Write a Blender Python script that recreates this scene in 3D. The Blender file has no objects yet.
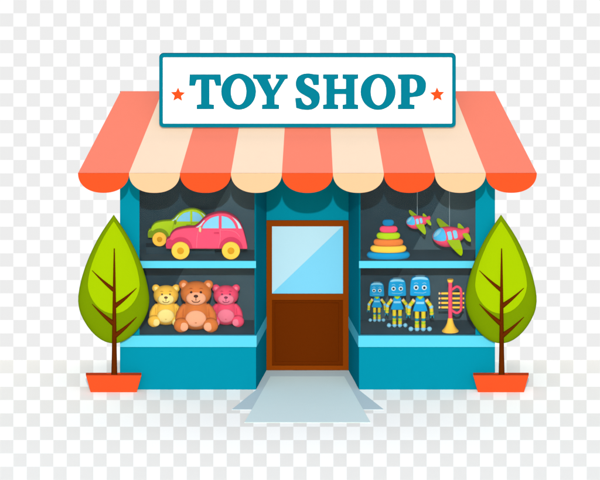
import bpy, bmesh, math
from mathutils import Vector, Matrix

# ------------------------------------------------------------------ frame of reference
U = 0.0125                       # metres per picture unit of the drawing the shop was measured from
TH = math.radians(14.0)          # camera looks down by this angle
ST, CT = math.sin(TH), math.cos(TH)
BASE = 389.5
P_OUT = 1.30                     # awning projection
REC = 0.98                       # depth of the door recess
ALPHA = math.atan((0.112 + ST) / CT)   # sun elevation
SKY_Y = (BASE - 27 * 480 / 36) * U / ST

def X(px): return (px - 300) * U
def Z(py, y=0.0): return ((BASE - py) * U - y * ST) / CT
def PY(z, y=0.0): return BASE - (z * CT + y * ST) / U
def W(px, py, y=0.0): return Vector((X(px), y, Z(py, y)))

scene = bpy.context.scene
COL = scene.collection

# ------------------------------------------------------------------ materials
E_V = (2.40, 2.35, 2.25)
E_S = (2.04, 2.0, 1.98)
E_H = (1.0, .99, 1.02)
E_T = (2.15, 2.1, 1.98)      # on toys inside the windows
E_D = (1.98, 1.95, 1.9)       # on the recessed door
def lin(h):
    h = h.lstrip('#'); out = []
    for i in range(3):
        c = int(h[2 * i:2 * i + 2], 16) / 255
        out.append(c / 12.92 if c <= 0.04045 else ((c + 0.055) / 1.055) ** 2.4)
    return out

def mat(name, hexcol, e=None, rough=0.75, spec=0.0, grain=0.012, gscale=9.0):
    e = e or E_V
    m = bpy.data.materials.new(name); m.use_nodes = True
    nt = m.node_tree; b = nt.nodes['Principled BSDF']
    c = [min(0.93, max(0.0006, a / k)) for a, k in zip(lin(hexcol), e)]
    b.inputs['Roughness'].default_value = rough
    b.inputs['Specular IOR Level'].default_value = spec
    tc = nt.nodes.new('ShaderNodeTexCoord'); nz = nt.nodes.new('ShaderNodeTexNoise')
    nz.inputs['Scale'].default_value = gscale; nz.inputs['Detail'].default_value = 3
    nt.links.new(tc.outputs['Object'], nz.inputs['Vector'])
    mx = nt.nodes.new('ShaderNodeMix'); mx.data_type = 'RGBA'
    nt.links.new(nz.outputs['Fac'], mx.inputs[0])
    mx.inputs[6].default_value = (*[a * (1 - grain) for a in c], 1)
    mx.inputs[7].default_value = (*[min(0.95, a * (1 + grain)) for a in c], 1)
    nt.links.new(mx.outputs[2], b.inputs['Base Color'])
    return m

M = {}
def defm(key, *a, **k): M[key] = mat(key, *a, **k)
defm('teal_paint', '#009AB5')
defm('sill_paint', '#64E3FF')
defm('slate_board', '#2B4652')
defm('board_reflection', '#4A6672')
defm('slate_shelf', '#3C5662', e=(1.5, 1.5, 1.5))
defm('door_wood', '#8B3F08', e=E_D, rough=0.6)
defm('door_wood_dark', '#6A2C02', e=E_D, rough=0.6)
defm('door_glass_blue', '#7FD9FF', e=E_D, rough=0.3)
defm('door_glass_reflection', '#BAE8FC', e=E_D, rough=0.3)
defm('coral_fabric', '#FF8B74', e=E_S)
defm('cream_fabric', '#FFE4CA', e=E_S)
defm('orange_fabric', '#FF5A2A')
defm('peach_fabric', '#FFD0A0')
defm('sign_white', '#FFFFFF', e=(1.2, 1.2, 1.2))
defm('sign_teal', '#06839B')
defm('star_orange', '#FF5722')
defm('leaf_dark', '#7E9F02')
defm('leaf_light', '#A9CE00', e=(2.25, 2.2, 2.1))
defm('bark', '#6B2C04')
defm('terracotta', '#FF5A2A')
defm('soil', '#5A3A22')
defm('stone_pale', '#C0D6DD', e=(.90, .95, 1.04))
defm('shadow_grey', '#A7BDC8', e=(.88, .93, 1.0))
defm('roof_felt', '#6D7A80')
defm('pink', '#FF5277', e=E_T); defm('pink_dark', '#D43A62', e=E_T); defm('pink_light', '#FF86A0', e=E_T)
defm('lime', '#A8CE0C', e=(1.85, 1.78, 1.7)); defm('lime_dark', '#7E9F02', e=E_T)
defm('yellow', '#FFCD48', e=(1.85, 1.88, 1.8)); defm('amber', '#E3A30C', e=E_T); defm('pale_yellow', '#FFE78F', e=(1.85, 1.75, 1.7))
defm('window_blue', '#8ADBFF', e=E_T); defm('window_pale', '#BDEBF8', e=E_T)
defm('cream', '#F6D9A0', e=E_T)
defm('bear_brown', '#DE7C36', e=E_T); defm('bear_tan', '#FDB287', e=E_T); defm('bear_seam', '#B9602A', e=E_T)
defm('yellow_seam', '#D9A42B', e=E_T); defm('dark_brown', '#4A2A1E', e=E_T)
defm('grey_brown', '#7A5A3A', e=E_T); defm('mauve', '#8A3A5C', e=E_T)
defm('robot_blue', '#0099D8', e=(1.95, 1.9, 1.9)); defm('robot_deep', '#0079B0', e=(1.8, 1.75, 1.7)); defm('robot_pale', '#8CD8F6', e=E_T)
defm('robot_yellow', '#DCC52C', e=(1.9, 1.8, 1.75)); defm('robot_green', '#9CCB1C', e=(1.9, 1.8, 1.75)); defm('robot_teal', '#1690A8', e=E_T)
defm('white', '#CFEAF3', e=E_T); defm('black', '#2A3238', e=E_T)
defm('orange_ring', '#E27D36', e=(1.9, 1.85, 1.8)); defm('thread_grey', '#8CA3AC', e=E_T)
defm('sky_blue', '#4EC4F8', e=E_T)

def glass_mat():
    m = bpy.data.materials.new('window_glass'); m.use_nodes = True
    nt = m.node_tree; nt.nodes.clear()
    o = nt.nodes.new('ShaderNodeOutputMaterial'); t = nt.nodes.new('ShaderNodeBsdfTransparent')
    g = nt.nodes.new('ShaderNodeBsdfGlossy'); g.inputs['Roughness'].default_value = 0.05
    x = nt.nodes.new('ShaderNodeMixShader'); x.inputs[0].default_value = 0.012
    nt.links.new(t.outputs[0], x.inputs[1]); nt.links.new(g.outputs[0], x.inputs[2]); nt.links.new(x.outputs[0], o.inputs[0])
    return m
M['window_glass'] = glass_mat()

def checker_mat(name, axis, cell_u, cell_v, off_v, c_white, c_grey, emit):
    """checks of real size: cell_u wide along x, cell_v along the sheet's other axis"""
    m = bpy.data.materials.new(name); m.use_nodes = True
    nt = m.node_tree; nt.nodes.clear(); N = nt.nodes.new; L = nt.links.new
    o = N('ShaderNodeOutputMaterial'); g = N('ShaderNodeNewGeometry'); s = N('ShaderNodeSeparateXYZ')
    L(g.outputs['Position'], s.inputs[0])
    def fl(out, add, size):
        a = N('ShaderNodeMath'); a.operation = 'ADD'; L(out, a.inputs[0]); a.inputs[1].default_value = add
        d = N('ShaderNodeMath'); d.operation = 'DIVIDE'; L(a.outputs[0], d.inputs[0]); d.inputs[1].default_value = size
        f = N('ShaderNodeMath'); f.operation = 'FLOOR'; L(d.outputs[0], f.inputs[0]); return f.outputs[0]
    a = fl(s.outputs['X'], 3.75 + 450 * cell_u, cell_u)
    b = fl(s.outputs[axis], off_v + 450 * cell_v, cell_v)
    ad = N('ShaderNodeMath'); ad.operation = 'ADD'; L(a, ad.inputs[0]); L(b, ad.inputs[1])
    md = N('ShaderNodeMath'); md.operation = 'MODULO'; L(ad.outputs[0], md.inputs[0]); md.inputs[1].default_value = 2
    rd = N('ShaderNodeMath'); rd.operation = 'GREATER_THAN'; L(md.outputs[0], rd.inputs[0]); rd.inputs[1].default_value = 0.5
    mx = N('ShaderNodeMix'); mx.data_type = 'RGBA'; L(rd.outputs[0], mx.inputs[0])
    mx.inputs[6].default_value = (*c_white, 1); mx.inputs[7].default_value = (*c_grey, 1)
    if emit:
        e = N('ShaderNodeEmission'); L(mx.outputs[2], e.inputs[0]); L(e.outputs[0], o.inputs[0])
    else:
        d = N('ShaderNodeBsdfDiffuse'); L(mx.outputs[2], d.inputs[0]); L(d.outputs[0], o.inputs[0])
    return m

# ------------------------------------------------------------------ mesh helpers
class MB:
    def __init__(self): self.bm = bmesh.new(); self.mats = []
    def mi(self, m):
        if m not in self.mats: self.mats.append(m)
        return self.mats.index(m)
    def _new(self, f0, m, smooth=False):
        i = self.mi(m)
        for f in list(self.bm.faces)[f0:]:
            f.material_index = i; f.smooth = smooth
    def faces(self, vs, fs, m, smooth=False):
        n = len(self.bm.faces)
        V = [self.bm.verts.new(v) for v in vs]
        for f in fs:
            try: self.bm.faces.new([V[i] for i in f])
            except ValueError: pass
        self._new(n, m, smooth); return self
    def box(self, x0, x1, y0, y1, z0, z1, m, bevel=0):
        b = bmesh.new(); bmesh.ops.create_cube(b, size=1)
        for v in b.verts:
            v.co = Vector((x0 + (v.co.x + .5) * (x1 - x0), y0 + (v.co.y + .5) * (y1 - y0), z0 + (v.co.z + .5) * (z1 - z0)))
        if bevel: bmesh.ops.bevel(b, geom=list(b.edges), offset=bevel, segments=3, profile=.5, affect='EDGES')
        self.take(b, m, bool(bevel)); return self
    def take(self, b, m, smooth=False):
        me = bpy.data.meshes.new('t'); b.to_mesh(me); b.free(); self.take_mesh(me, m, smooth)
    def take_mesh(self, me, m, smooth=False):
        n = len(self.bm.faces); self.bm.from_mesh(me); bpy.data.meshes.remove(me)
        self.bm.faces.ensure_lookup_table(); self._new(n, m, smooth)
    def ell(self, c, r, m, rot=None, seg=28):
        b = bmesh.new(); bmesh.ops.create_uvsphere(b, u_segments=seg, v_segments=seg * 2 // 3, radius=1)
        mt = Matrix.Translation(c) @ (rot.to_4x4() if rot else Matrix.Identity(4)) @ Matrix.Diagonal((*r, 1))
        bmesh.ops.transform(b, matrix=mt, verts=b.verts); self.take(b, m, True); return self
    def tube(self, pts, rad, m, seg=16, flat=1.0):
        """round bar along pts (Vectors), radius per point; closed ends"""
        pts = [Vector(p) for p in pts]; n = len(pts); rings = []
        for i, p in enumerate(pts):
            t = (pts[min(n - 1, i + 1)] - pts[max(0, i - 1)]).normalized()
            a = Vector((0, 1, 0)); a = (a - t * a.dot(t))
            if a.length < 1e-3: a = Vector((1, 0, 0)) - t * t.x
            a.normalize(); c = t.cross(a)
            rings.append([p + (a * math.cos(k * 2 * math.pi / seg) * flat + c * math.sin(k * 2 * math.pi / seg)) * rad[i] for k in range(seg)])
        vs = [v for r in rings for v in r]; fs = []
        for i in range(n - 1):
            for k in range(seg):
                k2 = (k + 1) % seg
                fs.append((i * seg + k, i * seg + k2, (i + 1) * seg + k2, (i + 1) * seg + k))
        fs.append(tuple(range(seg))[::-1]); fs.append(tuple((n - 1) * seg + k for k in range(seg)))
        return self.faces(vs, fs, m, True)
    def lathe(self, c, prof, m, axis='z', seg=40, sy=1.0):
        vs = []; fs = []; n = len(prof)
        for r, h in prof:
            for k in range(seg):
                a = 2 * math.pi * k / seg
                if axis == 'z': vs.append(Vector(c) + Vector((r * math.cos(a), r * math.sin(a) * sy, h)))
                else: vs.append(Vector(c) + Vector((r * math.cos(a), h, r * math.sin(a))))
        for i in range(n - 1):
            for k in range(seg):
                k2 = (k + 1) % seg; fs.append((i * seg + k, i * seg + k2, (i + 1) * seg + k2, (i + 1) * seg + k))
        fs.append(tuple(range(seg))[::-1]); fs.append(tuple((n - 1) * seg + k for k in range(seg)))
        return self.faces(vs, fs, m, True)
    def prism(self, loops, y0, y1, m, bevel=0.0, smooth=False):
        """loops of (px, py) as seen on the plane y=y0, given thickness back to y1"""
        cu = bpy.data.curves.new('t', 'CURVE'); cu.dimensions = '2D'; cu.fill_mode = 'BOTH'
        th = abs(y1 - y0)
        cu.extrude = max(0.0, th / 2 - bevel); cu.bevel_depth = bevel; cu.bevel_resolution = 2
        if bevel: cu.offset = -bevel
        for lp in loops:
            s = cu.splines.new('POLY'); s.points.add(len(lp) - 1); s.use_cyclic_u = True
            for p, q in zip(s.points, lp): p.co = (X(q[0]), Z(q[1], y0), 0, 1)
        ob = bpy.data.objects.new('t', cu); me = bpy.data.meshes.new_from_object(ob)
        bpy.data.objects.remove(ob); bpy.data.curves.remove(cu)
        ym = (y0 + y1) / 2
        for v in me.vertices: v.co = Vector((v.co.x, ym - v.co.z, v.co.y))
        self.take_mesh(me, m, smooth); return self
    def build(self, name, parent=None, root=None, auto=True):
        bmesh.ops.remove_doubles(self.bm, verts=self.bm.verts, dist=1e-5)
        bmesh.ops.recalc_face_normals(self.bm, faces=self.bm.faces)
        if root is not None: bmesh.ops.translate(self.bm, vec=-root.location, verts=self.bm.verts)
        me = bpy.data.meshes.new(name); self.bm.to_mesh(me); self.bm.free()
        for m in self.mats: me.materials.append(M[m] if isinstance(m, str) else m)
        if auto: me.set_sharp_from_angle(angle=math.radians(38))
        o = bpy.data.objects.new(name, me); COL.objects.link(o)
        if parent: o.parent = parent
        return o

def root(name, loc, label, cat, group=None):
    o = bpy.data.objects.new(name, None); o.empty_display_size = .1; o.location = loc; COL.objects.link(o)
    o['label'] = label; o['category'] = cat
    if group: o['group'] = group
    return o

def copy_tree(o, parent=None):
    c = o.copy(); COL.objects.link(c); c.parent = parent
    for ch in list(o.children): copy_tree(ch, c)
    return c
def recolour(o, table):
    for ch in o.children:
        if ch.type == 'MESH':
            ch.data = ch.data.copy()
            for i, m in enumerate(ch.data.materials):
                if m.name in table: ch.data.materials[i] = M[table[m.name]]
        recolour(ch, table)

def smooth(pts, n=8, closed=False):
    """Catmull-Rom through pts; a third item 'k' marks a corner"""
    out = []; N = len(pts)
    def P(i): return Vector(pts[i % N][:2]) if closed else Vector(pts[max(0, min(N - 1, i))][:2])
    corner = [len(p) > 2 for p in pts]
    for i in range(N if closed else N - 1):
        j = (i + 1) % N
        p1, p2 = P(i), P(i + 1)
        p0 = p1 if corner[i] else P(i - 1); p3 = p2 if corner[j] else P(i + 2)
        if corner[i] and corner[j]: out.append(tuple(p1)); continue
        for k in range(n):
            t = k / n
            q = .5 * ((2 * p1) + (p2 - p0) * t + (2 * p0 - 5 * p1 + 4 * p2 - p3) * t * t + (3 * p1 - p0 - 3 * p2 + p3) * t ** 3)
            out.append(tuple(q))
    if not closed: out.append(tuple(P(N - 1)))
    return out
def oval(cx, cy, rx, ry, n=40, rot=0):
    c, s = math.cos(rot), math.sin(rot)
    return [(cx + rx * math.cos(2 * math.pi * k / n) * c - ry * math.sin(2 * math.pi * k / n) * s,
             cy + rx * math.cos(2 * math.pi * k / n) * s + ry * math.sin(2 * math.pi * k / n) * c) for k in range(n)]
def rrect(x0, y0, x1, y1, r, n=6):
    o = []
    for cx, cy, a0 in ((x1 - r, y0 + r, -90), (x1 - r, y1 - r, 0), (x0 + r, y1 - r, 90), (x0 + r, y0 + r, 180)):
        for k in range(n + 1):
            a = math.radians(a0 + 90 * k / n); o.append((cx + r * math.cos(a), cy + r * math.sin(a)))
    return o

# ------------------------------------------------------------------ ground and sky
CELL = 600 / 45 * U
GL = CELL / ST; SV = CELL / CT
seam_row = 25                                    # checks above the meeting line
# ground: rows count down from the meeting line at SKY_Y
g_white = (0.93, 0.92, 0.86); g_grey = (0.755, 0.733, 0.675)
EXPO = 0.85; EM = 2 ** -EXPO
s_white = (1.03 * EM,) * 3; s_grey = (0.847 * EM,) * 3
gb = MB()
n = 60
gm = checker_mat('checked_ground', 'Y', CELL, GL, -SKY_Y, g_white, g_grey, False)
gb.faces([(-45, -45, 0), (45, -45, 0), (45, 45, 0), (-45, 45, 0)], [(0, 1, 2, 3)], gm)
g = gb.build('ground'); g['kind'] = 'structure'
sb = MB()
sm = checker_mat('checked_sky', 'Z', CELL, SV, 0.0, s_white, s_grey, True)
sb.box(-45, 45, SKY_Y, SKY_Y + .05, 0, 28, sm)
s = sb.build('sky'); s['kind'] = 'structure'

# ------------------------------------------------------------------ the shop
shop = root('toy_shop', (X(307.5), 0, 0), 'teal toy shop with striped awning, two toy windows and recessed brown door', 'shop')
XL, XR = 120.0, 495.0
WL0, WL1 = 139.5, 256.0
WR0, WR1 = 359.0, 475.5
DL, DR = 266.5, 348.5
ZT = 3.83                         # wall head
ZW = 2.92                         # window head
Zs = Z(347, -.03)                 # underside of sill
zs_top = Z(335.8, -.03)
z_sh_top, z_sh_bot = Z(261, 0), Z(268, 0)
UP_D, LO_D = 0.60, 0.80           # depths of the upper and lower display

def bay(x0, x1, wx0, wx1, dx):
    """one shop-window bay; x0 outer edge, x1 inner corner, dx door-side corner of the recess"""
    b = MB()
    out0, out1 = (x0, wx0) if x0 < x1 else (wx1, x0)
    a0, a1 = X(min(x0, x1)), X(max(x0, x1))
    b.box(X(out0), X(out1), 0, REC + .46, Zs + .001, ZT, 'teal_paint')      # outer pier and side wall
    b.box(a0, a1, 0, .82, 0, Zs, 'teal_paint')                              # wall under the window
    b.box(X(out0), X(out1), .82, REC + .46, 0, Zs + .001, 'teal_paint')
    pa, pb = (X(out1), a1) if x0 < x1 else (a0, X(out0))
    b.box(pa + .001, pb - .001, 0.0, .82, ZW, ZT, 'teal_paint')             # wall above the window
    # splayed wall of the recess, a wedge in plan
    xi, xd = X(x1), X(dx)
    sgn = 1 if xd > xi else -1
    tri = [(xi, .0005), (xd, REC), (xi - sgn * .02, REC), (xi - sgn * .02, .03)]
    vs = [(p[0], p[1], z) for z in (0, ZT) for p in tri]
    k = len(tri)
    b.faces(vs, [tuple(range(k)), tuple(range(k, 2 * k))] + [(i, (i + 1) % k, k + (i + 1) % k, k + i) for i in range(k)], 'teal_paint')
    w = b.build('window_bay', shop, shop)
    # boards behind the display
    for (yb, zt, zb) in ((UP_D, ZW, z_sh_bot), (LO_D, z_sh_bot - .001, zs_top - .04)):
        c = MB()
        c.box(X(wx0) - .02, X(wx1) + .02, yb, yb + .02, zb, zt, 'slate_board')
        # glass reflection painted as a paler slanting field on the board
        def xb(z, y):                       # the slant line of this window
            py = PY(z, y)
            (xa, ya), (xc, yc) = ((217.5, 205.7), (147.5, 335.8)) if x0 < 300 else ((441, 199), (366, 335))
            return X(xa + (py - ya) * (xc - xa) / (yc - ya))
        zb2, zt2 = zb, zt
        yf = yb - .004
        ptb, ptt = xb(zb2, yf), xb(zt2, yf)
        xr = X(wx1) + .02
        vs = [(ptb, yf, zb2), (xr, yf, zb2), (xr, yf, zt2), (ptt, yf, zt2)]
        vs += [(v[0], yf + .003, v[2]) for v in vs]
        c.faces(vs, [(0, 1, 2, 3), (7, 6, 5, 4), (0, 4, 5, 1), (1, 5, 6, 2), (2, 6, 7, 3), (3, 7, 4, 0)], 'board_reflection')
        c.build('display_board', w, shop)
    c = MB(); c.box(X(wx0), X(wx1), .003, UP_D, z_sh_bot + .02, z_sh_top - .003, 'slate_shelf')
    c.box(X(wx0) + (.0), X(wx1), -.006, .02, z_sh_bot, z_sh_top, 'sill_paint')
    c.build('shelf', w, shop)
    c = MB(); c.box(X(wx0), X(wx1) , .002, LO_D, Zs + .03, zs_top - .003, 'slate_shelf')
    # sill that wraps round the corner into the recess
    e = .03 if x0 < 300 else -.03
    xo = X(x0)
    t = -e * .35
    pl = [(xo, -.03), (xi - t * .0, -.03), (xi + e * .25, -.028), (xd + e * .12, REC), (xd - e * .3, REC), (xi - e * .3, .03), (xo, .03)]
    vs = [(p[0], p[1], z) for z in (Zs, zs_top) for p in pl]; k = len(pl)
    c.faces(vs, [tuple(range(k)), tuple(range(k, 2 * k))] + [(i, (i + 1) % k, k + (i + 1) % k, k + i) for i in range(k)], 'sill_paint')
    c.build('sill', w, shop)
    for (z0, z1) in ((z_sh_top, ZW), (zs_top, z_sh_bot)):
        c = MB(); c.box(X(wx0) + .002, X(wx1) - .002, .024, .028, z0 + .001, z1 - .001, 'window_glass')
        c.build('glass_pane', w, shop)
    return w
wl = bay(XL, WL1, WL0, WL1, DL)
wr = bay(XR, WR0, WR0, WR1, DR)

# wall round the door, ceiling of the recess, roof
b = MB()
zd = Z(220.6, REC)
b.box(X(DL), X(DR), REC, REC + .12, zd, ZT - .1, 'teal_paint')
b.box(X(WL1) - .02, X(WR0) + .02, REC + .13, REC + .16, 0, ZT - .1, 'teal_paint')
b.box(X(WL1) + .002, X(WR0) - .002, .002, REC, ZW + .02, ZT - .002, 'teal_paint')
b.build('door_wall', shop, shop)
b = MB()
x0, x1 = X(XL), X(XR)
vs = []
for y, z in ((0.0, ZT), (REC + .49, ZT - (REC + .49) * .32)):
    vs += [(x0 - .0, y, z), (x1, y, z), (x1, y, z + .012), (x0, y, z + .012)]
b.faces(vs, [(0, 1, 2, 3), (4, 7, 6, 5), (0, 4, 5, 1), (3, 2, 6, 7), (0, 3, 7, 4), (1, 5, 6, 2)], 'roof_felt')
b.build('roof', shop, shop)
# trim the side walls to the roof by lowering their rear top corners
for w in (wl, wr):
    for v in w.data.vertices:
        yy = v.co.y + shop.location.y
        if v.co.z > ZT - .01 and yy > .01: v.co.z = ZT - yy * .32 - .002

# door
d = MB()
yd = REC - .02
def pr(b, x0, y0, x1, y1, ya, yb, m, bev=0): return b.prism([[(x0, y0), (x1, y0), (x1, y1), (x0, y1)]], ya, yb, m, bev)
zb = 0.012
ring = [(DL, 220.6), (DR, 220.6), (DR, PY(zb, yd)), (DL, PY(zb, yd))]
gl = [(272, 226.3), (343, 226.3), (343, 294), (272, 294)]
pn = [(272, 300), (343, 300), (343, 365.5), (272, 365.5)]
d.prism([ring, gl, pn], yd, REC + .04, 'door_wood')
door = d.build('door', shop, shop)
d = MB(); pr(d, 271, 225.3, 344, 295, yd + .02, yd + .03, 'door_glass_blue')
d.prism([[(272, 226.3), (342.3, 226.3), (272, 293.4)]], yd + .016, yd + .019, 'door_glass_reflection')  # pale triangle paints a reflection onto the pane
d.build('door_glass', door, shop)
d = MB(); pr(d, 271, 299, 344, 366.5, yd + .035, yd + .045, 'door_wood_dark')
pr(d, 275, 303, 338.5, 361.5, yd + .022, yd + .034, 'door_wood_dark', .003)
d.build('door_panel', door, shop)

# awning
AT0, AT1, AB0, AB1 = 120.8, 494.8, 78.0, 536.8
zt, zbm = Z(91.2, 0), Z(173.2, -P_OUT)
a = MB()
vs_t = .02
nrm = Vector((0, -(zt - zbm), P_OUT)).normalized()
for i in range(9):
    f0, f1 = i / 9, (i + 1) / 9
    q = [Vector((X(AB0 + (AB1 - AB0) * f0), -P_OUT, zbm)), Vector((X(AB0 + (AB1 - AB0) * f1), -P_OUT, zbm)),
         Vector((X(AT0 + (AT1 - AT0) * f1), 0, zt)), Vector((X(AT0 + (AT1 - AT0) * f0), 0, zt))]
    q2 = [p - nrm * vs_t for p in q]
    a.faces(q + q2, [(0, 1, 2, 3), (7, 6, 5, 4), (0, 4, 5, 1), (2, 6, 7, 3)] + ([(0, 3, 7, 4)] if i == 0 else []) + ([(1, 5, 6, 2)] if i == 8 else []),
            'coral_fabric' if i % 2 == 0 else 'cream_fabric')
aw = a.build('awning', shop, shop)
for i in range(9):
    a = MB()
    x0 = AB0 + (AB1 - AB0) * i / 9; x1 = AB0 + (AB1 - AB0) * (i + 1) / 9
    cx, r = (x0 + x1) / 2, (x1 - x0) / 2
    lp = [(cx + r * math.copysign(abs(math.cos(t)) ** .92, math.cos(t)), 173.2 + 19.7 * math.sin(t) ** .92 if math.sin(t) > 1e-9 else 173.2) for t in [math.pi * k / 36 for k in range(37)]]
    a.prism([lp], -P_OUT - .012, -P_OUT, 'orange_fabric' if i % 2 == 0 else 'peach_fabric')
    a.build('scallop', aw, shop)

# ------------------------------------------------------------------ sign
ys = -.72
sg = root('shop_sign', W(307.5, 127.5, ys), 'white TOY SHOP sign with teal border and two orange stars above the awning', 'sign')
b = MB(); b.prism([rrect(159.2, 53.8, 455.8, 127.5, 4.5), rrect(162.9, 57.5, 452.1, 123.8, 1.2)], ys, ys + .05, 'sign_teal', .003); b.build('frame', sg, sg)
b = MB(); b.prism([rrect(161.5, 56, 453.5, 125.3, 1)], ys + .012, ys + .04, 'sign_white'); b.build('board', sg, sg)
yt = ys + .012 - .022
def zz(pts, ox, oy, sc): return [tuple([ox + p[0] / sc, oy + p[1] / sc] + list(p[2:])) for p in pts]
k = 'k'
T = zz([(208, 149, k), (394, 149, k), (398, 215, k), (365, 215, k), (354, 180, k), (327, 178, k), (327, 328, k), (354, 331, k), (354, 355, k), (250, 355, k), (250, 331, k), (276, 328, k), (276, 178, k), (250, 180, k), (240, 215, k), (205, 215, k)], 155, 50, 6)
Y_ = zz([(-12, 149, k), (96, 149, k), (96, 172, k), (76, 176, k), (107, 243, k), (147, 176, k), (124, 172, k), (124, 149, k), (197, 149, k), (197, 172, k), (181, 176, k), (118, 275, k), (118, 328, k), (145, 331, k), (145, 355, k), (42, 355, k), (42, 331, k), (68, 328, k), (68, 278, k), (10, 176, k), (-12, 172, k)], 255, 50, 6)
S_ = zz([(383, 150, k), (384, 210, k), (350, 212, k), (340, 182), (320, 169), (302, 174), (297, 190), (305, 206), (330, 222), (362, 240), (384, 262), (389, 295), (379, 330), (352, 353), (318, 360), (280, 357), (247, 348, k), (241, 291, k), (277, 289, k), (289, 318), (311, 333), (332, 327), (338, 310), (328, 291), (300, 274), (268, 254), (249, 228), (245, 195), (258, 164), (288, 147), (322, 143), (355, 148)], 255, 50, 6)
def Hs(x0, x1, s0, s1):
    return [(x0, 74.8), (x1, 74.8), (x1, 78.7), (s1, 79.2), (s1, 89.2)], s0
H_ = [(323, 74.8), (338.3, 74.8), (338.3, 78.7), (334.7, 79.3), (334.7, 89.2), (345.9, 89.2), (345.9, 79.3), (342.5, 78.7), (342.5, 74.8), (358.2, 74.8), (358.2, 78.7), (354.6, 79.3),
      (354.6, 104.7), (358.2, 105.2), (358.2, 109.2), (342.5, 109.2), (342.5, 105.2), (345.9, 104.7), (345.9, 94.2), (334.7, 94.2), (334.7, 104.7), (338.3, 105.2), (338.3, 109.2), (323, 109.2), (323, 105.2), (326.4, 104.7), (326.4, 79.3), (323, 78.7)]
P_o = [(397.9, 74.9, k), (413, 74.7), (420.5, 76.2), (425.2, 81), (426, 86.2), (424.6, 92), (420, 96), (410, 97.4, k), (410, 104.7, k), (414.6, 105.2, k), (414.6, 109.2, k), (397.9, 109.2, k), (397.9, 105.2, k), (400.9, 104.7, k), (400.9, 79.4, k), (397.9, 78.8, k)]
P_i = [(410, 79, k), (413, 79), (416, 81.2), (416.9, 86), (416, 90.6), (413, 92.9), (410, 93, k)]
letters = [[[p[:2] for p in T]],
           [oval(238.6, 91.8, 17.4, 18), oval(238.6, 92, 7.7, 13.3)],
           [[p[:2] for p in Y_]],
           [smooth(S_, 5, True)],
           [H_],
           [oval(378.1, 92.1, 17.5, 17.9), oval(378.5, 91.9, 7.7, 13.8)],
           [smooth(P_o, 6, True), smooth(P_i, 5, True)]]
b = MB()
for L_ in letters: b.prism(L_, yt, yt + .023, 'sign_teal')
b.build('lettering', sg, sg)
for cx, cy, rot in ((177.9, 94.9, 0.0), (437.2, 94.8, -.07)):
    st = [(cx + (7.4 if j % 2 == 0 else 3.4) * math.sin(j * math.pi / 5 + rot + .03), cy - (7.4 if j % 2 == 0 else 3.4) * math.cos(j * math.pi / 5 + rot + .03)) for j in range(10)]
    b = MB(); b.prism([st], ys, ys + .013, 'star_orange'); b.build('star', sg, sg)
for px in (200, 415):
    b = MB(); p = W(px, 110, ys + .05)
    b.tube([p, Vector((p.x, .1, p.z - .02)), Vector((p.x, .1, ZT - .02))], [.02] * 3, 'sign_teal'); b.build('bracket', sg, sg)

# ------------------------------------------------------------------ walkway and its painted shadow
st = MB()
def slab(b, pts, ztop, zbot, m):
    q = [Vector((X(px), ((BASE - py) * U - ztop * CT) / ST, 0)) for px, py in pts]
    n_ = len(q)
    vs = [(p.x, p.y, z) for z in (zbot, ztop) for p in q]
    b.faces(vs, [tuple(range(n_)), tuple(range(n_, 2 * n_))] + [(i, (i + 1) % n_, n_ + (i + 1) % n_, n_ + i) for i in range(n_)], m)
slab(st, [(265.9, 370.4), (349.1, 370.4), (359.1, 390.0), (384, 409.5), (231.5, 409.5), (255.9, 390.0)], .004, .0, 'shadow_grey')  # dark slab shaped and coloured as the ramp's shadow
o = st.build('ramp_shadow'); o['label'] = 'grey painted shadow of the paler ramp, its pointed wings showing either side'; o['category'] = 'ramp_shadow'
st = MB(); slab(st, [(270.5, 376.3), (344.2, 376.3), (370.6, 422.4), (244.4, 422.4)], .008, .0042, 'stone_pale')
st.build('walkway')
o = bpy.data.objects['walkway']; o['kind'] = 'structure'

# ------------------------------------------------------------------ potted trees
CX = 113.75; YC = -.138; DMAX = .118
outer = [(214.6, 0), (218, 2.3), (223.5, 6.2), (231.6, 11.6), (240, 16.6), (249.3, 21.3), (258, 25.2), (267, 28.7), (278, 32.1), (288.2, 34.4), (296, 35.5), (302, 35.6), (308, 34.8), (313.3, 33.3), (320, 30.2), (326, 26.5), (331.5, 22.2), (336, 17.6), (339.5, 12.8), (341.8, 8), (342.8, 4), (343.2, 0)]
inner = [(221.3, 0), (225, 2.6), (230.5, 6.1), (237, 10), (245, 14.2), (254.6, 18.4), (262.5, 21.4), (270.5, 23.8), (278, 25.3), (285, 26), (290.7, 25.2), (296, 23.4), (300.6, 21), (305, 17.6), (308.6, 13.8), (311.4, 9.4), (313, 5), (313.7, 0)]
def hw(tab, py):
    if py <= tab[0][0] or py >= tab[-1][0]: return 0
    for (a, wa), (b_, wb) in zip(tab, tab[1:]):
        if a <= py <= b_: return wa + (wb - wa) * (py - a) / (b_ - a)
def Dfun(px, pyc):
    w = hw(outer, pyc)
    if w <= 0: return 0
    u = min(1, abs(px - CX) / w)
    return DMAX * (w / 35.6) ** .7 * math.sqrt(max(0, 1 - u ** 2.4))
def front(px, py, lift=0.0):
    y = YC
    for _ in range(6):
        z = Z(py, y); y = YC - Dfun(px, PY(z, YC)) - lift
    return y
IN_L = .010
def surf(px, py):
    w = hw(inner, py)
    return front(px, py, IN_L if w > 0 and abs(px - CX) < w else 0)

tree = root('tree', (X(CX), -.078, 0), 'potted leaf-shaped green tree in front of the window with the cars and bears', 'tree', 'potted trees either side of the shop')
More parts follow.
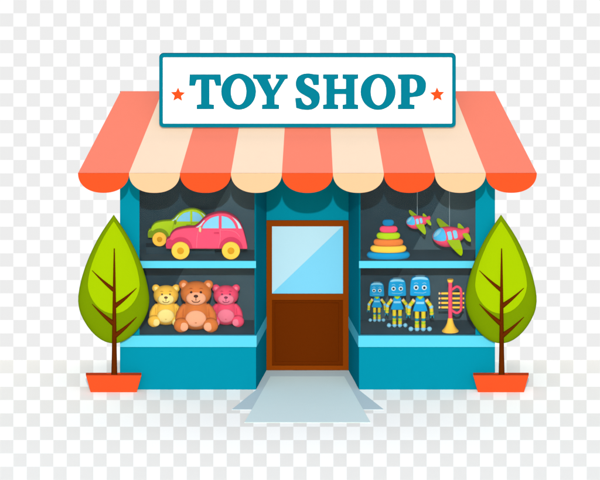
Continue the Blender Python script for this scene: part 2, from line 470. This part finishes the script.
# planter
pt = root('planter', (X(CX), -.078, 0), 'orange trapezoid planter at the shop corner below the window with the bears', 'planter', 'orange planters at the shop corners')
b = MB()
y0, y1 = -.148, -.012
zt_p = Z(375.3, y0)
pyb = PY(0, y0)
vs = []
for z, ex, ey in ((0, 23.0, .008), (zt_p, 27.8, 0)):
    for sx, yy in ((-1, y0 + ey), (1, y0 + ey), (1, y1 - ey), (-1, y1 - ey)): vs.append((X(CX - .1 + sx * ex), yy, z))
inn = []
for z in (zt_p, zt_p - .05):
    for sx, yy in ((-1, y0 + .035), (1, y0 + .035), (1, y1 - .035), (-1, y1 - .035)): inn.append((X(CX - .1 + sx * 7), yy, z))
vs += inn
b.faces(vs, [(3, 2, 1, 0), (0, 1, 5, 4), (1, 2, 6, 5), (2, 3, 7, 6), (3, 0, 4, 7),
             (4, 5, 9, 8), (5, 6, 10, 9), (6, 7, 11, 10), (7, 4, 8, 11),
             (8, 9, 13, 12), (9, 10, 14, 13), (10, 11, 15, 14), (11, 8, 12, 15), (12, 13, 14, 15)], 'terracotta')
b.build('pot', pt, pt)
b = MB(); b.box(X(CX - 7), X(CX + 6.8), y0 + .036, y1 - .036, zt_p - .045, zt_p - .012, 'soil'); b.build('soil', pt, pt)
# crown
def lens(tab, fy, m, rows=70, cols=36):
    b = MB(); vs = []; fs = []
    y_a, y_b = tab[0][0], tab[-1][0]
    rws = [y_a + (y_b - y_a) * (.5 - .5 * math.cos(math.pi * r / rows)) for r in range(rows + 1)]
    for py in rws:
        w = max(hw(tab, py) or 0, .02)
        ring_ = []
        for c in range(cols + 1):
            u = -math.cos(math.pi * c / cols); px = CX + w * u
            ring_.append(fy(px, py, -1))
        for c in range(cols + 1):
            u = math.cos(math.pi * c / cols); px = CX + w * u
            ring_.append(fy(px, py, 1))
        vs += ring_
    k_ = 2 * (cols + 1)
    for r in range(rows):
        for c in range(k_):
            c2 = (c + 1) % k_; fs.append((r * k_ + c, r * k_ + c2, (r + 1) * k_ + c2, (r + 1) * k_ + c))
    fs.append(tuple(range(k_))); fs.append(tuple(rows * k_ + c for c in range(k_))[::-1])
    b.faces(vs, fs, m, True); return b
def f_out(px, py, s_): return Vector((X(px), YC + s_ * Dfun(px, py), Z(py, YC)))
def f_in(px, py, s_):
    y = front(px, py, IN_L); z = Z(py, y)
    return Vector((X(px), y if s_ < 0 else 2 * YC - y, z))
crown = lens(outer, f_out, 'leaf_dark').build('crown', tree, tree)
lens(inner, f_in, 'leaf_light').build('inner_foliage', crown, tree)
# trunk and branches
b = MB()
pts = [Vector((X(114.3), -.078, zt_p - .02)), W(114.3, 366, -.09), W(114.3, 352, -.13)]; rad = [3.05, 2.8, 2.45]
py = 344.5
while py > 246:
    y_ = min(surf(114.0, py), YC - .02); pts.append(W(114.3, py, y_ - .006)); rad.append(.35 + 2.0 * ((py - 246) / 98) ** .75); py -= 4
b.tube(pts, [r * U for r in rad], 'bark')
def branch(p0, p1, r0, sag):
    pts = []; rad = []
    for i in range(11):
        t = i / 10; px = p0[0] + (p1[0] - p0[0]) * t; py = p0[1] + (p1[1] - p0[1]) * t + sag * math.sin(math.pi * t)
        pts.append(W(px, py, surf(px, py) - .004)); rad.append((r0 * (1 - t) + .25 * t) * U)
    b.tube(pts, rad, 'bark', 10)
branch((113.6, 323.5), (92, 304), 2.6, .8)
branch((115, 335.5), (136.6, 317), 2.6, .8)
branch((114.8, 306), (136.6, 288), 2.5, .8)
branch((113.8, 290), (92.1, 270.5), 2.1, .8)
b.build('trunk', tree, tree)
OFF = 387.3 * U
t2 = copy_tree(tree); t2.location.x += OFF; t2['label'] = 'potted leaf-shaped green tree in front of the window with the robots and trumpet'
p2 = copy_tree(pt); p2.location.x += OFF; p2['label'] = 'orange trapezoid planter at the shop corner below the window with the trumpet'

# ------------------------------------------------------------------ toy cars
def build_car():
    y0, y1 = .10, .25                                     # body depth
    ww = .05
    r = root('toy_car', Vector((X(206), (y0 + y1) / 2, z_sh_top - .003)), 'larger pink toy car with yellow wheels in front on the upper window shelf', 'toy car', 'toy cars in the window')
    body = [(166.3, 249, k), (166, 243), (167.3, 239.6), (169.6, 238.4), (171, 235), (174, 231.8), (178, 229.8), (185, 228.4), (194.5, 227.8, k),
            (198.5, 225.2), (203.2, 220.2), (208.3, 216.6), (215.2, 214.2), (222, 213.4), (228, 214.4), (234, 217.4), (239.3, 222.3), (242.8, 229), (245.2, 237), (247.2, 246), (247.2, 249), (246.5, 249.3, k)]
    b = MB(); b.prism([smooth(body, 6, True)], y0, y1, 'pink', .018, True)
    bd = b.build('body', r, r)
    w1 = [(202, 228.3, k), (204.3, 223.9), (209.5, 219), (214, 217), (218.7, 215.9, k), (218.7, 228.3, k)]
    w2 = [(221.6, 216, k), (227.8, 217.6), (233, 222.2), (235.9, 228.3, k), (221.6, 228.3, k)]
    w3 = [(232.3, 217.3, k), (235.8, 219.6), (239.3, 223.3), (241.9, 228.5, k), (238.6, 228.5, k), (236.5, 222.5)]
    w4 = [(195.8, 227.4, k), (199.2, 225.2), (203.9, 220.4, k), (205, 220.6, k), (202.4, 223.8), (200.4, 227.4, k)]
    for w_, m_ in ((w1, 'window_blue'), (w2, 'window_blue'), (w3, 'window_pale'), (w4, 'window_pale')):
        for ya in ((y0 - .004, y0 + .004), (y1 + .004, y1 - .004)):
            b = MB(); b.prism([smooth(w_, 5, True)], ya[0], ya[1], m_); b.build('car_window', r, r)
    # wheel-arch shade painted as dark half discs, door seams, handle, bumper
    for cx in (180.5, 230.9):
        arch = [(cx + 11.9 * math.cos(t), 248.9 + 11.9 * math.sin(t)) for t in [math.pi + .02 + (math.pi - .04) * i / 24 for i in range(25)]]
        b = MB(); b.prism([arch], y0 - .003, y0 + .003, 'pink_dark'); b.build('arch_shade', r, r)
    b = MB(); b.prism([smooth([(166.3, 247.5), (166, 243.5), (168.5, 240), (171.5, 240), (172, 244), (169.5, 248)], 4, True)], y0 - .006, y0 + .003, 'pink_dark'); b.build('bumper', r, r)
    b = MB(); b.prism([rrect(213.8, 232.4, 219.2, 234, .7)], y0 - .008, y0 + .003, 'pink_dark'); b.build('door_handle', r, r)
    for l in ([(220.1, 229), (220.3, 238), (218.6, 247.6)], [(198.6, 229.5), (197, 238), (196.7, 247.6)], [(220.6, 230), (230, 230.4), (236, 232.5), (240, 237)]):
        b = MB(); b.tube([W(x_, y_, y0 - .001) for x_, y_ in smooth(l, 5)], [.25 * U] * 99, 'pink_light', 6); b.build('door_seam', r, r)
    b = MB(); b.ell(W(200.1, 229.3, y0 - .02), (1.5 * U, .02, 3.2 * U), 'cream'); b.build('mirror', r, r)
    for cx in (180.5, 230.9):
        for s_, yw in ((-1, y0 - .012), (1, y1 + .012)):
            b = MB(); R = 9.2 * U
            yy = (yw, yw + s_ * .028)
            zc = z_sh_top - .003 + R + .001
            c_ = Vector((X(cx), 0, zc))
            b.lathe(c_, [(R * .9, yw - s_ * .02), (R * .98, yw - s_ * .015), (R, yw), (R * .97, yw + s_ * .014), (R * .9, yw + s_ * .02), (R * .5, yw + s_ * .016)], 'yellow', 'y')
            w_ = b.build('wheel', r, r)
            b = MB(); b.lathe(c_, [(R * .37, yw + s_ * .014), (R * .36, yw + s_ * .026), (R * .3, yw + s_ * .03)], 'amber', 'y'); b.build('hub', w_, r)
    return r
car = build_car()
green = copy_tree(car)
recolour(green, {'pink': 'lime', 'pink_dark': 'lime_dark', 'pink_light': 'lime_dark', 'cream': 'lime_dark'})
SC = .80
green.scale = (SC, .72, SC)
RIS = .075
riser_y0, riser_y1 = .37, .59
green.location = Vector((X(159.5) + (car.location.x - X(180.5)) * SC, .475, z_sh_top - .003 + RIS))
zc = z_sh_top - .003 + RIS
# choose riser height so that the wheels stand where the picture shows them
need = Z(247.1, .475 - .10)
RIS = need - (z_sh_top - .003); green.location.z = need
green['label'] = 'smaller green toy car half hidden behind the pink car'
b = MB(); b.box(X(146), X(215), .37, .585, z_sh_top - .003, need - .0005, 'slate_board')
o = b.build('display_riser'); o['label'] = 'low dark slate block the green toy car stands on'; o['category'] = 'display block'

# ------------------------------------------------------------------ teddy bears
def build_bear():
    zb = zs_top - .003
    yB = .285
    r = root('teddy_bear', Vector((X(196), .20, zb)), 'large brown teddy bear sitting between the yellow and the pink bear', 'teddy bear', 'teddy bears in the window')
    def P(px, py, y): return W(px, py, y)
    b = MB()
    m = 'bear_brown'
    b.ell(P(196, 293, .27), (15.6 * U, .135, 12.2 * U), m)                # head
    b.ell(P(196, 295.5, .27), (15.0 * U, .13, 9.5 * U), m)
    for s_ in (-1, 1):
        b.ell(P(196 + s_ * 12.4, 284.6, .28), (4.9 * U, .04, 4.9 * U), m)   # ears
    b.ell(P(196, 313.5, yB), (14.8 * U, .145, 15.6 * U), m)
    b.ell(P(196, 319.5, yB), (16.2 * U, .15, 10.5 * U), m)
    b.ell(P(196, 304, yB), (10 * U, .11, 7 * U), m)
    for s_ in (-1, 1):
        # arms hang at the sides
        b.tube([P(196 + s_ * (10 + q[0]), q[1], q[2]) for q in ((0, 305.5, .27), (3.5, 309.5, .255), (6, 314.5, .235), (6.8, 319.5, .215), (6.5, 324, .20))],
               [3.6 * U, 4.2 * U, 4.3 * U, 4.2 * U, 3.4 * U], m)
        # legs forward
        b.tube([P(196 + s_ * 8, 321.5, .26), P(196 + s_ * 12, 324, .20), P(196 + s_ * 14.2, 325.2, .15)], [5.5 * U, 6.8 * U, 7.0 * U], m)
        b.ell(P(196 + s_ * 14.8, 325.3, .155), (7.6 * U, .06, 7.5 * U), m)
    body = b.build('body', r, r, auto=False)
    md = body.modifiers.new('merge', 'REMESH'); md.mode = 'VOXEL'; md.voxel_size = .0075; md.use_smooth_shade = True
    md = body.modifiers.new('soft', 'SMOOTH'); md.factor = .5; md.iterations = 4
    # settle the mesh
    dg = bpy.context.evaluated_depsgraph_get(); me = bpy.data.meshes.new_from_object(body.evaluated_get(dg))
    body.modifiers.clear(); body.data = me
    for p in me.polygons: p.use_smooth = True
    # sit exactly on the shelf
    lo = min(v.co.z for v in me.vertices)
    for v in me.vertices:
        if v.co.z < 0.0: v.co.z = 0.0
    def patch(name, px, py, y, rx, ry_, rz, mm, parent=r):
        b = MB(); b.ell(P(px, py, y), (rx * U, ry_, rz * U), mm); return b.build(name, parent, r)
    patch('muzzle', 196, 298.3, .158, 10.0, .045, 7.0, 'bear_tan')
    patch('belly', 195.8, 318.8, .150, 10.4, .035, 8.6, 'bear_tan')
    patch('nose', 195.9, 296.2, .112, 2.3, .012, 1.5, 'dark_brown')
    b = MB(); b.tube([P(195.9, 297.5, .108), P(195.9, 300.6, .109)], [.35 * U] * 2, 'dark_brown', 8)
    b.tube([P(x_, y_, .110) for x_, y_ in smooth([(191.8, 300.4), (193.4, 302), (195.9, 302.2), (198.4, 302), (200, 300.4)], 4)], [.38 * U] * 17, 'dark_brown', 8)
    b.build('mouth', r, r)
    b = MB(); b.tube([P(195, 322.5, .112), P(195.8, 323.2, .111), P(196.6, 322.5, .112)], [.3 * U] * 3, 'bear_seam', 6); b.build('navel', r, r)
    for s_ in (-1, 1):
        patch('eye', 196 + s_ * 4.8, 292.3, .148, 1.25, .012, 1.25, 'dark_brown')
        b = MB(); b.tube([P(196 + s_ * 3.6, 288.8, .152), P(196 + s_ * 5.2, 288.2, .152), P(196 + s_ * 6.8, 288.9, .155)], [.4 * U] * 3, 'bear_seam', 8); b.build('eyebrow', r, r)
        patch('inner_ear', 196 + s_ * 12.2, 285.2, .249, 2.5, .014, 2.6, 'bear_tan')
        patch('foot_pad', 196 + s_ * 12.0, 326.9, .103, 4.2, .012, 4.5, 'bear_tan')
        # the seam where the arm meets the body
        b = MB(); b.tube([P(196 + s_ * a_, c_, d_) for a_, c_, d_ in ((12.6, 308.5, .208), (13.0, 312, .192), (12.8, 316, .182))], [.3 * U] * 3, 'bear_seam', 6); b.build('arm_seam', r, r)
    return r
bear = build_bear()
def put_bear(px, py_bottom, sc, table, label):
    o = copy_tree(bear); recolour(o, table); o.scale = (sc, sc, sc)
    yf = (335.8 - py_bottom) * U / ST - .03      # depth of the feet
    o.location = Vector((X(px), yf + .09 * sc - .02, zs_top - .003)); o['label'] = label
    return o
put_bear(166.0, 327.2, .815, {'bear_brown': 'yellow', 'bear_tan': 'pale_yellow', 'bear_seam': 'yellow_seam', 'dark_brown': 'grey_brown'}, 'small yellow teddy bear beside the brown bear, nearest the tree')
put_bear(226.0, 327.2, .815, {'bear_brown': 'pink', 'bear_tan': 'pink_light', 'bear_seam': 'pink_dark', 'dark_brown': 'mauve'}, 'small pink teddy bear sitting on the brown bear\'s door side')

# ------------------------------------------------------------------ stacking rings
yr = .16
r = root('ring_pyramid', Vector((X(388.3), yr, z_sh_top - .003)), 'stacking toy of six coloured rings on the shelf above the robots', 'stacking toy')
rows = [(366.8, 409.9, 'robot_blue'), (370.3, 406.4, 'yellow'), (373.5, 403.3, 'orange_ring'), (376.5, 400.2, 'lime'), (379.5, 397.6, 'pink'), (382.4, 394.0, 'robot_deep')]
h = 6.45 * U / CT; z = z_sh_top - .003
for x0, x1, m in rows:
    R = (x1 - x0) / 2 * U; cx = X((x0 + x1) / 2)
    prof = [(R - h / 2 + h / 2 * math.sin(math.pi * t / 12), h / 2 - h / 2 * math.cos(math.pi * t / 12)) for t in range(13)]
    b = MB(); b.lathe((cx, yr, z), prof, m, 'z', 56, .38); b.build('ring', r, r); z += h

# ------------------------------------------------------------------ hanging toy planes
def build_plane():
    cx, cy, y = 449.5, 236.5, .27
    topz = ZW
    r = root('toy_plane', W(cx, cy, y), 'larger pink and green toy plane hanging on a thread near the tree', 'toy plane', 'toy planes hanging in the window')
    c = W(cx, cy, y)
    out = [(432.6, 236), (434.3, 231.6), (438.5, 228), (444, 226.4), (450, 226.6), (456, 228.2), (461, 230.4), (464, 229.2), (466.5, 227.2), (468.6, 228.2), (469.2, 231.8), (467.2, 236), (463, 240.5), (457, 244.5), (450.5, 247), (443.5, 247), (437.5, 244.6), (433.6, 240.8)]
    # body: rounded cross-sections along the outline
    sec = [(432.3, 236.5, .4), (432.9, 236.6, 2.6), (434.2, 236.6, 4.6), (437, 236.7, 7.2), (441, 236.9, 9.3), (445.5, 236.9, 10.2), (450, 236.7, 10.1), (454.5, 236.1, 9.0), (458.5, 235.4, 7.2), (462, 234.4, 5.5), (465, 232.8, 4.6), (467.5, 231.2, 4.2), (469.2, 230.4, 2.6), (469.7, 230.2, .5)]
    b = MB(); vs = []; fs = []; sg_ = 28
    for px, py, rr in sec:
        o_ = W(px, py, y)
        for i in range(sg_):
            a_ = 2 * math.pi * i / sg_; vs.append(o_ + Vector((0, math.cos(a_) * rr * U * .85, math.sin(a_) * rr * U / CT)))
    for i in range(len(sec) - 1):
        for j in range(sg_):
            j2 = (j + 1) % sg_; fs.append((i * sg_ + j, i * sg_ + j2, (i + 1) * sg_ + j2, (i + 1) * sg_ + j))
    fs += [tuple(range(sg_)), tuple((len(sec) - 1) * sg_ + j for j in range(sg_))]
    b.faces(vs, fs, 'pink', True); b.build('fuselage', r, r)
    # nose window: a shell just outside the body
    def body_y(px, py, lift):
        for i in range(len(sec) - 1):
            if sec[i][0] <= px <= sec[i + 1][0]:
                t = (px - sec[i][0]) / (sec[i + 1][0] - sec[i][0])
                c0 = sec[i][1] * (1 - t) + sec[i + 1][1] * t; rr = sec[i][2] * (1 - t) + sec[i + 1][2] * t + lift
                q = y
                for _ in range(5):
                    zr = (Z(py, q) - Z(c0, y)) / (rr * U / CT)
                    q = y - rr * U * .85 * math.sqrt(max(.0, 1 - zr * zr))
                return q
        return y
    def shell(name, loop, m, lift=.25):
        cxx = sum(p[0] for p in loop) / len(loop); cyy = sum(p[1] for p in loop) / len(loop)
        b = MB(); vs = []; fs = []; n_ = len(loop); K = 6
        for lf in (lift, -.4):
            for i in range(1, K + 1):
                for p in loop:
                    px, py = cxx + (p[0] - cxx) * i / K, cyy + (p[1] - cyy) * i / K
                    vs.append(W(px, py, body_y(px, py, lf)))
            vs.append(W(cxx, cyy, body_y(cxx, cyy, lf)))
        S = n_ * K + 1
        for o_ in (0, S):
            for i in range(K - 1):
                for j in range(n_):
                    j2 = (j + 1) % n_; fs.append((o_ + i * n_ + j, o_ + i * n_ + j2, o_ + (i + 1) * n_ + j2, o_ + (i + 1) * n_ + j))
            for j in range(n_): fs.append((o_ + n_ * K, o_ + j, o_ + (j + 1) % n_))
        e_ = (K - 1) * n_
        for j in range(n_):
            j2 = (j + 1) % n_; fs.append((e_ + j, e_ + j2, S + e_ + j2, S + e_ + j))
        b.faces(vs, fs, m, True); return b.build(name, r, r)
    shell('cockpit', smooth([(433, 238.6), (433.2, 234.4), (436, 230.2), (439.8, 228.0), (443, 228.6), (445, 232), (446.2, 236.5), (445.6, 240.2), (442, 241.2), (437, 240.6)], 4, True), 'sky_blue')
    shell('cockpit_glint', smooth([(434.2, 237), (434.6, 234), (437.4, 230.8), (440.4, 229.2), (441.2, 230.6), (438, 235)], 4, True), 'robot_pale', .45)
    shell('plane_window', smooth([(447, 232.4), (450.6, 231.4), (451.6, 234), (452.2, 239), (448.8, 240), (447.8, 236)], 4, True), 'window_blue')
    shell('plane_window', smooth([(452.8, 231), (456, 230.4), (457.2, 233.4), (457.6, 237.6), (454.6, 238.6), (453.4, 235)], 4, True), 'window_blue')
    def wing(name, pts, ys_, th=.012, m='lime'):
        """thin leaf whose outline points each have their own depth"""
        b = MB(); n_ = len(pts)
        q = [W(p[0], p[1], yy) for p, yy in zip(pts, ys_)]
        vs = [v + Vector((0, -th / 2, th / 2)) for v in q] + [v + Vector((0, th / 2, -th / 2)) for v in q]
        b.faces(vs, [tuple(range(n_)), tuple(range(2 * n_ - 1, n_ - 1, -1))] + [(i, (i + 1) % n_, n_ + (i + 1) % n_, n_ + i) for i in range(n_)], m); return b.build(name, r, r)
    p_ = smooth([(446.8, 240.2, 'k'), (449.8, 245), (454.6, 250.2), (458.6, 254), (461.2, 255.4), (462.6, 253.4), (462.4, 249.5), (461.2, 245), (459.6, 240.2, 'k')], 5, True); wing('wing', p_, [y - .10 - .22 * (q[1] - 240) / 15 for q in p_])
    p_ = smooth([(442.5, 228.8), (438.4, 224.5), (436.6, 220.4), (437.6, 218.6), (440.2, 219.2), (444.2, 222.4), (450.5, 228)], 5, True); wing('wing', p_, [y + .05 + .22 * max(0, (229 - q[1]) / 10) for q in p_])
    p_ = smooth([(458.6, 230), (457.6, 225.6), (458.4, 223.8), (460.4, 224.4), (464.2, 228.4), (464.6, 230.4)], 5, True); wing('tail_fin', p_, [y + .02 + .1 * max(0, (230 - q[1]) / 6) for q in p_])
    p_ = smooth([(462.6, 234.4), (467.6, 233.6), (470, 237), (471, 240.6), (470, 241.6), (466.6, 240)], 5, True); wing('tail_fin', p_, [y - .06 - .1 * max(0, (q[1] - 234) / 7) for q in p_])
    return r, topz
plane, topz = build_plane()
def thread(r, sc):
    p = r.location
    b = MB(); b.tube([Vector((p.x, p.y, p.z + 9.5 * U * sc)), Vector((p.x, p.y, topz + .001))], [.0045] * 2, 'thread_grey', 8)
    b.bm.verts.ensure_lookup_table()
    for v in b.bm.verts: v.co = p + Vector(((v.co.x - p.x) / sc, (v.co.y - p.y) / sc, (v.co.z - p.z) / sc))
    return b.build('thread', r, r)
small = copy_tree(plane); small.scale = (.655,) * 3
small.location = W(417.3, 222.0, .27); small['label'] = 'smaller pink and green toy plane hanging above the ring stack\'s side'
thread(plane, 1.0); thread(small, .655)

# ------------------------------------------------------------------ robots
def build_robot():
    y = .21; cx = 420.2
    zb = zs_top - .003
    r = root('toy_robot', Vector((X(cx), y, zb)), 'tallest of the three blue robots, next to the trumpet', 'toy robot', 'toy robots in a row')
    def P(dx, py, yy=y): return W(cx + dx, py, yy)
    D_ = .045
    b = MB()
    b.prism([smooth([(cx - 9.4, 281.5), (cx - 7.6, 277.9), (cx - 3.5, 277), (cx + 3.5, 277), (cx + 7.6, 277.9), (cx + 9.4, 281.5), (cx + 10, 288), (cx + 10.2, 294), (cx + 8.9, 296.0), (cx, 296.2), (cx - 8.9, 296.0), (cx - 10.2, 294), (cx - 10, 288)], 5, True)], y - D_, y + D_, 'robot_blue', .012, True)
    head = b.build('head', r, r)
    b = MB(); b.prism([smooth([(cx - 7.6, 279.9), (cx - 6.2, 277.8), (cx - 3, 276.9), (cx + 3, 276.9), (cx + 6.2, 277.8), (cx + 7.6, 279.9), (cx, 279.3)], 5, True)], y - D_ - .003, y + D_ + .003, 'robot_pale'); b.build('head_highlight', head, r)  # pale strip paints a highlight along the top of the head
    for s_ in (-1, 1):
        c = P(s_ * 4.1, 287.5, y - D_)
        b = MB(); b.lathe((c.x, 0, c.z), [(2.5 * U, c.y + .004), (2.5 * U, c.y - .005), (2.1 * U, c.y - .007)], 'white', 'y', 24); e = b.build('eye', head, r)
        b = MB(); b.lathe((c.x, 0, c.z), [(1.25 * U, c.y - .004), (1.25 * U, c.y - .013), (1.0 * U, c.y - .014)], 'black', 'y', 20); b.build('pupil', e, r)
        b = MB(); b.tube([W(p[0], p[1], y - D_ - .004) for p in smooth([(cx + s_ * 2.2, 283.6), (cx + s_ * 4.1, 282.8), (cx + s_ * 6, 283.6)], 4)], [.35 * U] * 9, 'robot_pale', 6); b.build('eyebrow', head, r)
    b = MB(); b.tube([W(p[0], p[1], y - D_ - .003) for p in smooth([(cx - 6, 292.4), (cx - 3, 292.8), (cx, 292.9), (cx + 3, 293), (cx + 6, 292)], 4)], [.3 * U] * 17, 'robot_pale', 6); b.build('mouth', head, r)
    b = MB(); c = P(0, 297.1); b.lathe((c.x, c.y, c.z), [(3.5 * U, -1.3 * U), (3.5 * U, 1.5 * U)], 'robot_green', 'z', 24); b.build('neck', r, r)
    b = MB(); b.prism([smooth([(cx - 3.8, 298.2), (cx + 3.8, 298.2), (cx + 4.6, 301), (cx + 5.2, 304), (cx + 6.9, 309), (cx + 6.5, 311.4), (cx, 311.8), (cx - 6.5, 311.4), (cx - 6.9, 309), (cx - 5.2, 304), (cx - 4.6, 301)], 5, True)], y - .04, y + .04, 'robot_blue', .012, True)
    bd = b.build('torso', r, r)
    b = MB(); b.prism([rrect(cx - 4, 301.8, cx + 4, 304, .6)], y - .044, y - .036, 'robot_pale'); b.build('chest_plate', bd, r)
    for s_ in (-1, 1):
        # arm: shoulder to elbow to hand, banded
        b = MB(); sh, el, ha = (5.8, 299.6), (11, 306.2), (11.6, 315)
        def seg(a, c, m, rr, n0=0., n1=1.):
            p = [P(s_ * (a[0] + (c[0] - a[0]) * t), a[1] + (c[1] - a[1]) * t) for t in (n0, n1)]
            b.tube(p, [rr * U] * 2, m, 16)
        seg(sh, el, 'cream', 2.1, 0, .22); seg(sh, el, 'robot_yellow', 2.0, .2, .42); seg(sh, el, 'robot_green', 1.9, .42, .55); seg(sh, el, 'robot_yellow', 2.0, .55, .9)
        seg(el, ha, 'robot_yellow', 2.0, .15, .6); seg(el, ha, 'robot_green', 1.9, .6, .74); seg(el, ha, 'robot_yellow', 2.1, .74, .95)
        arm = b.build('arm', r, r)
        b = MB(); b.ell(P(s_ * 11, 307), (2.3 * U, 2.3 * U, 2.3 * U), 'robot_pale'); b.build('elbow', arm, r)
        b = MB(); b.tube([P(s_ * 11.6, 314), P(s_ * 12, 315.6)], [1.9 * U, 2.2 * U], 'robot_teal')
        for q in (-1.3, 1.3): b.tube([P(s_ * 12 + q, 315.4), P(s_ * 12 + q * 1.15, 318)], [.75 * U, .6 * U], 'robot_teal', 10)
        b.build('hand', arm, r)
        # leg
        b = MB(); c = P(s_ * 3.25, 311); z1 = c.z + .01
        z0 = zb + 4.2 * U
        hh = z1 - z0
        for a0, a1, m, rr in ((0, .2, 'robot_yellow', 2.25), (.2, .32, 'robot_green', 2.1), (.32, .38, 'robot_yellow', 2.2), (.38, .55, 'robot_teal', 2.1), (.55, 1.0, 'robot_yellow', 2.25)):
            b.lathe((c.x, y, z0 + hh * a0), [(rr * U, 0), (rr * U, hh * (a1 - a0))], m, 'z', 20)
        leg = b.build('leg', r, r)
    for dx in (-9.3, -3.1, 3.1, 9.3):
        b = MB(); b.ell((X(cx + dx), y - .0, zb + 2.5 * U), (2.5 * U,) * 3, 'robot_pale')
        w_ = b.build('foot_roller', r, r)
        b = MB(); b.ell((X(cx + dx), y - 2.2 * U, zb + 2.5 * U), (1.2 * U, .5 * U, 1.2 * U), 'window_blue'); b.build('roller_cap', w_, r)
    b = MB(); b.tube([Vector((X(cx - 9.3), y, zb + 2.5 * U)), Vector((X(cx + 9.3), y, zb + 2.5 * U))], [.5 * U] * 2, 'robot_deep', 8); b.build('axle', r, r)
    return r
rob = build_robot()
def put_robot(px, py_b, sc, label):
    o = copy_tree(rob); o.scale = (sc,) * 3
    y = (335.8 - py_b) * U / ST - .03
    o.location = Vector((X(px), min(y, .735), zs_top - .003)); o['label'] = label
put_robot(397.2, 327.2, .885, 'middle-sized blue robot between the small and the tall robot')
put_robot(376.9, 321.6, .715, 'smallest of the three blue robots, nearest the door')

# ------------------------------------------------------------------ trumpet
yy = .21
r = root('toy_trumpet', Vector((X(450.3), yy, zs_top - .003)), 'pink toy trumpet with yellow valves standing on its bell beside the robots', 'toy trumpet')
zb = zs_top - .003
def Pt(px, py, d_=0): return W(px, py, yy + d_)
zj = Z(318.2, yy)
b = MB(); c = (X(450.3), yy, 0)
b.lathe(c, [(8.4 * U, zb), (8.4 * U, zb + .012), (6.6 * U, zb + .035), (4.9 * U, zb + .065), (3.4 * U, zb + .11), (2.3 * U, zj + .004)], 'yellow'); b.build('bell', r, r)
b = MB(); b.lathe(c, [(2.1 * U, zj), (2.1 * U, Z(281.5, yy))], 'pink'); b.build('main_tube', r, r)
b = MB(); b.lathe(c, [(2.6 * U, Z(282, yy)), (3.1 * U, Z(280.5, yy)), (3.1 * U, Z(279.2, yy))], 'yellow'); b.build('mouthpiece', r, r)
b = MB()
lp = smooth([(450.6, 290.5), (453.5, 288.6), (457, 286.6), (460.4, 288.6), (461.2, 293), (461.2, 300), (461.2, 307), (460.4, 310.8), (457, 312.9), (453.5, 311.4), (450.6, 309)], 6)
b.tube([Pt(*p) for p in lp], [1.35 * U] * len(lp), 'pink', 12); b.build('loop_tube', r, r)
for py in (293.4, 298.4, 302.9, 307.4):
    b = MB()
    b.tube([Pt(441.3, py, .02), Pt(464.2, py, .02)], [1.15 * U] * 2, 'yellow', 14)
    b.tube([Pt(440.2, py, .02), Pt(441.4, py, .02)], [.5 * U] * 2, 'pink', 10)
    b.tube([Pt(438.6, py, .02), Pt(440.2, py, .02)], [1.25 * U] * 2, 'cream', 14)
    b.build('valve', r, r)

# ------------------------------------------------------------------ camera, light, world
cam = bpy.data.cameras.new('camera'); co = bpy.data.objects.new('camera', cam); COL.objects.link(co)
cam.type = 'ORTHO'; cam.ortho_scale = 600 * U; cam.clip_start = .1; cam.clip_end = 200
c0 = W(300, 240, 0); co.location = c0 + Vector((0, -CT, ST)) * 25
co.rotation_euler = (math.pi / 2 - TH, 0, 0); scene.camera = co

sun = bpy.data.lights.new('sun', 'SUN'); so = bpy.data.objects.new('sun', sun); COL.objects.link(so)
sun.energy = 2.0; sun.angle = math.radians(.5); sun.color = (1, .965, .92)
so.rotation_euler = (math.pi / 2 - ALPHA, 0, 0); so.location = (0, -8, 6)

w = bpy.data.worlds.new('World'); scene.world = w; w.use_nodes = True
nt = w.node_tree; bg = nt.nodes['Background']
sk = nt.nodes.new('ShaderNodeTexSky'); sk.sky_type = 'NISHITA'; sk.sun_disc = False
sk.sun_elevation = ALPHA; sk.sun_rotation = math.pi
nt.links.new(sk.outputs[0], bg.inputs[0]); bg.inputs[1].default_value = .15

scene.view_settings.view_transform = 'Standard'; scene.view_settings.look = 'None'
scene.view_settings.exposure = EXPO; scene.view_settings.gamma = 1
scene.render.engine = 'CYCLES'
scene.cycles.max_bounces = 6; scene.cycles.diffuse_bounces = 4; scene.cycles.transparent_max_bounces = 12
scene.cycles.use_denoising = True
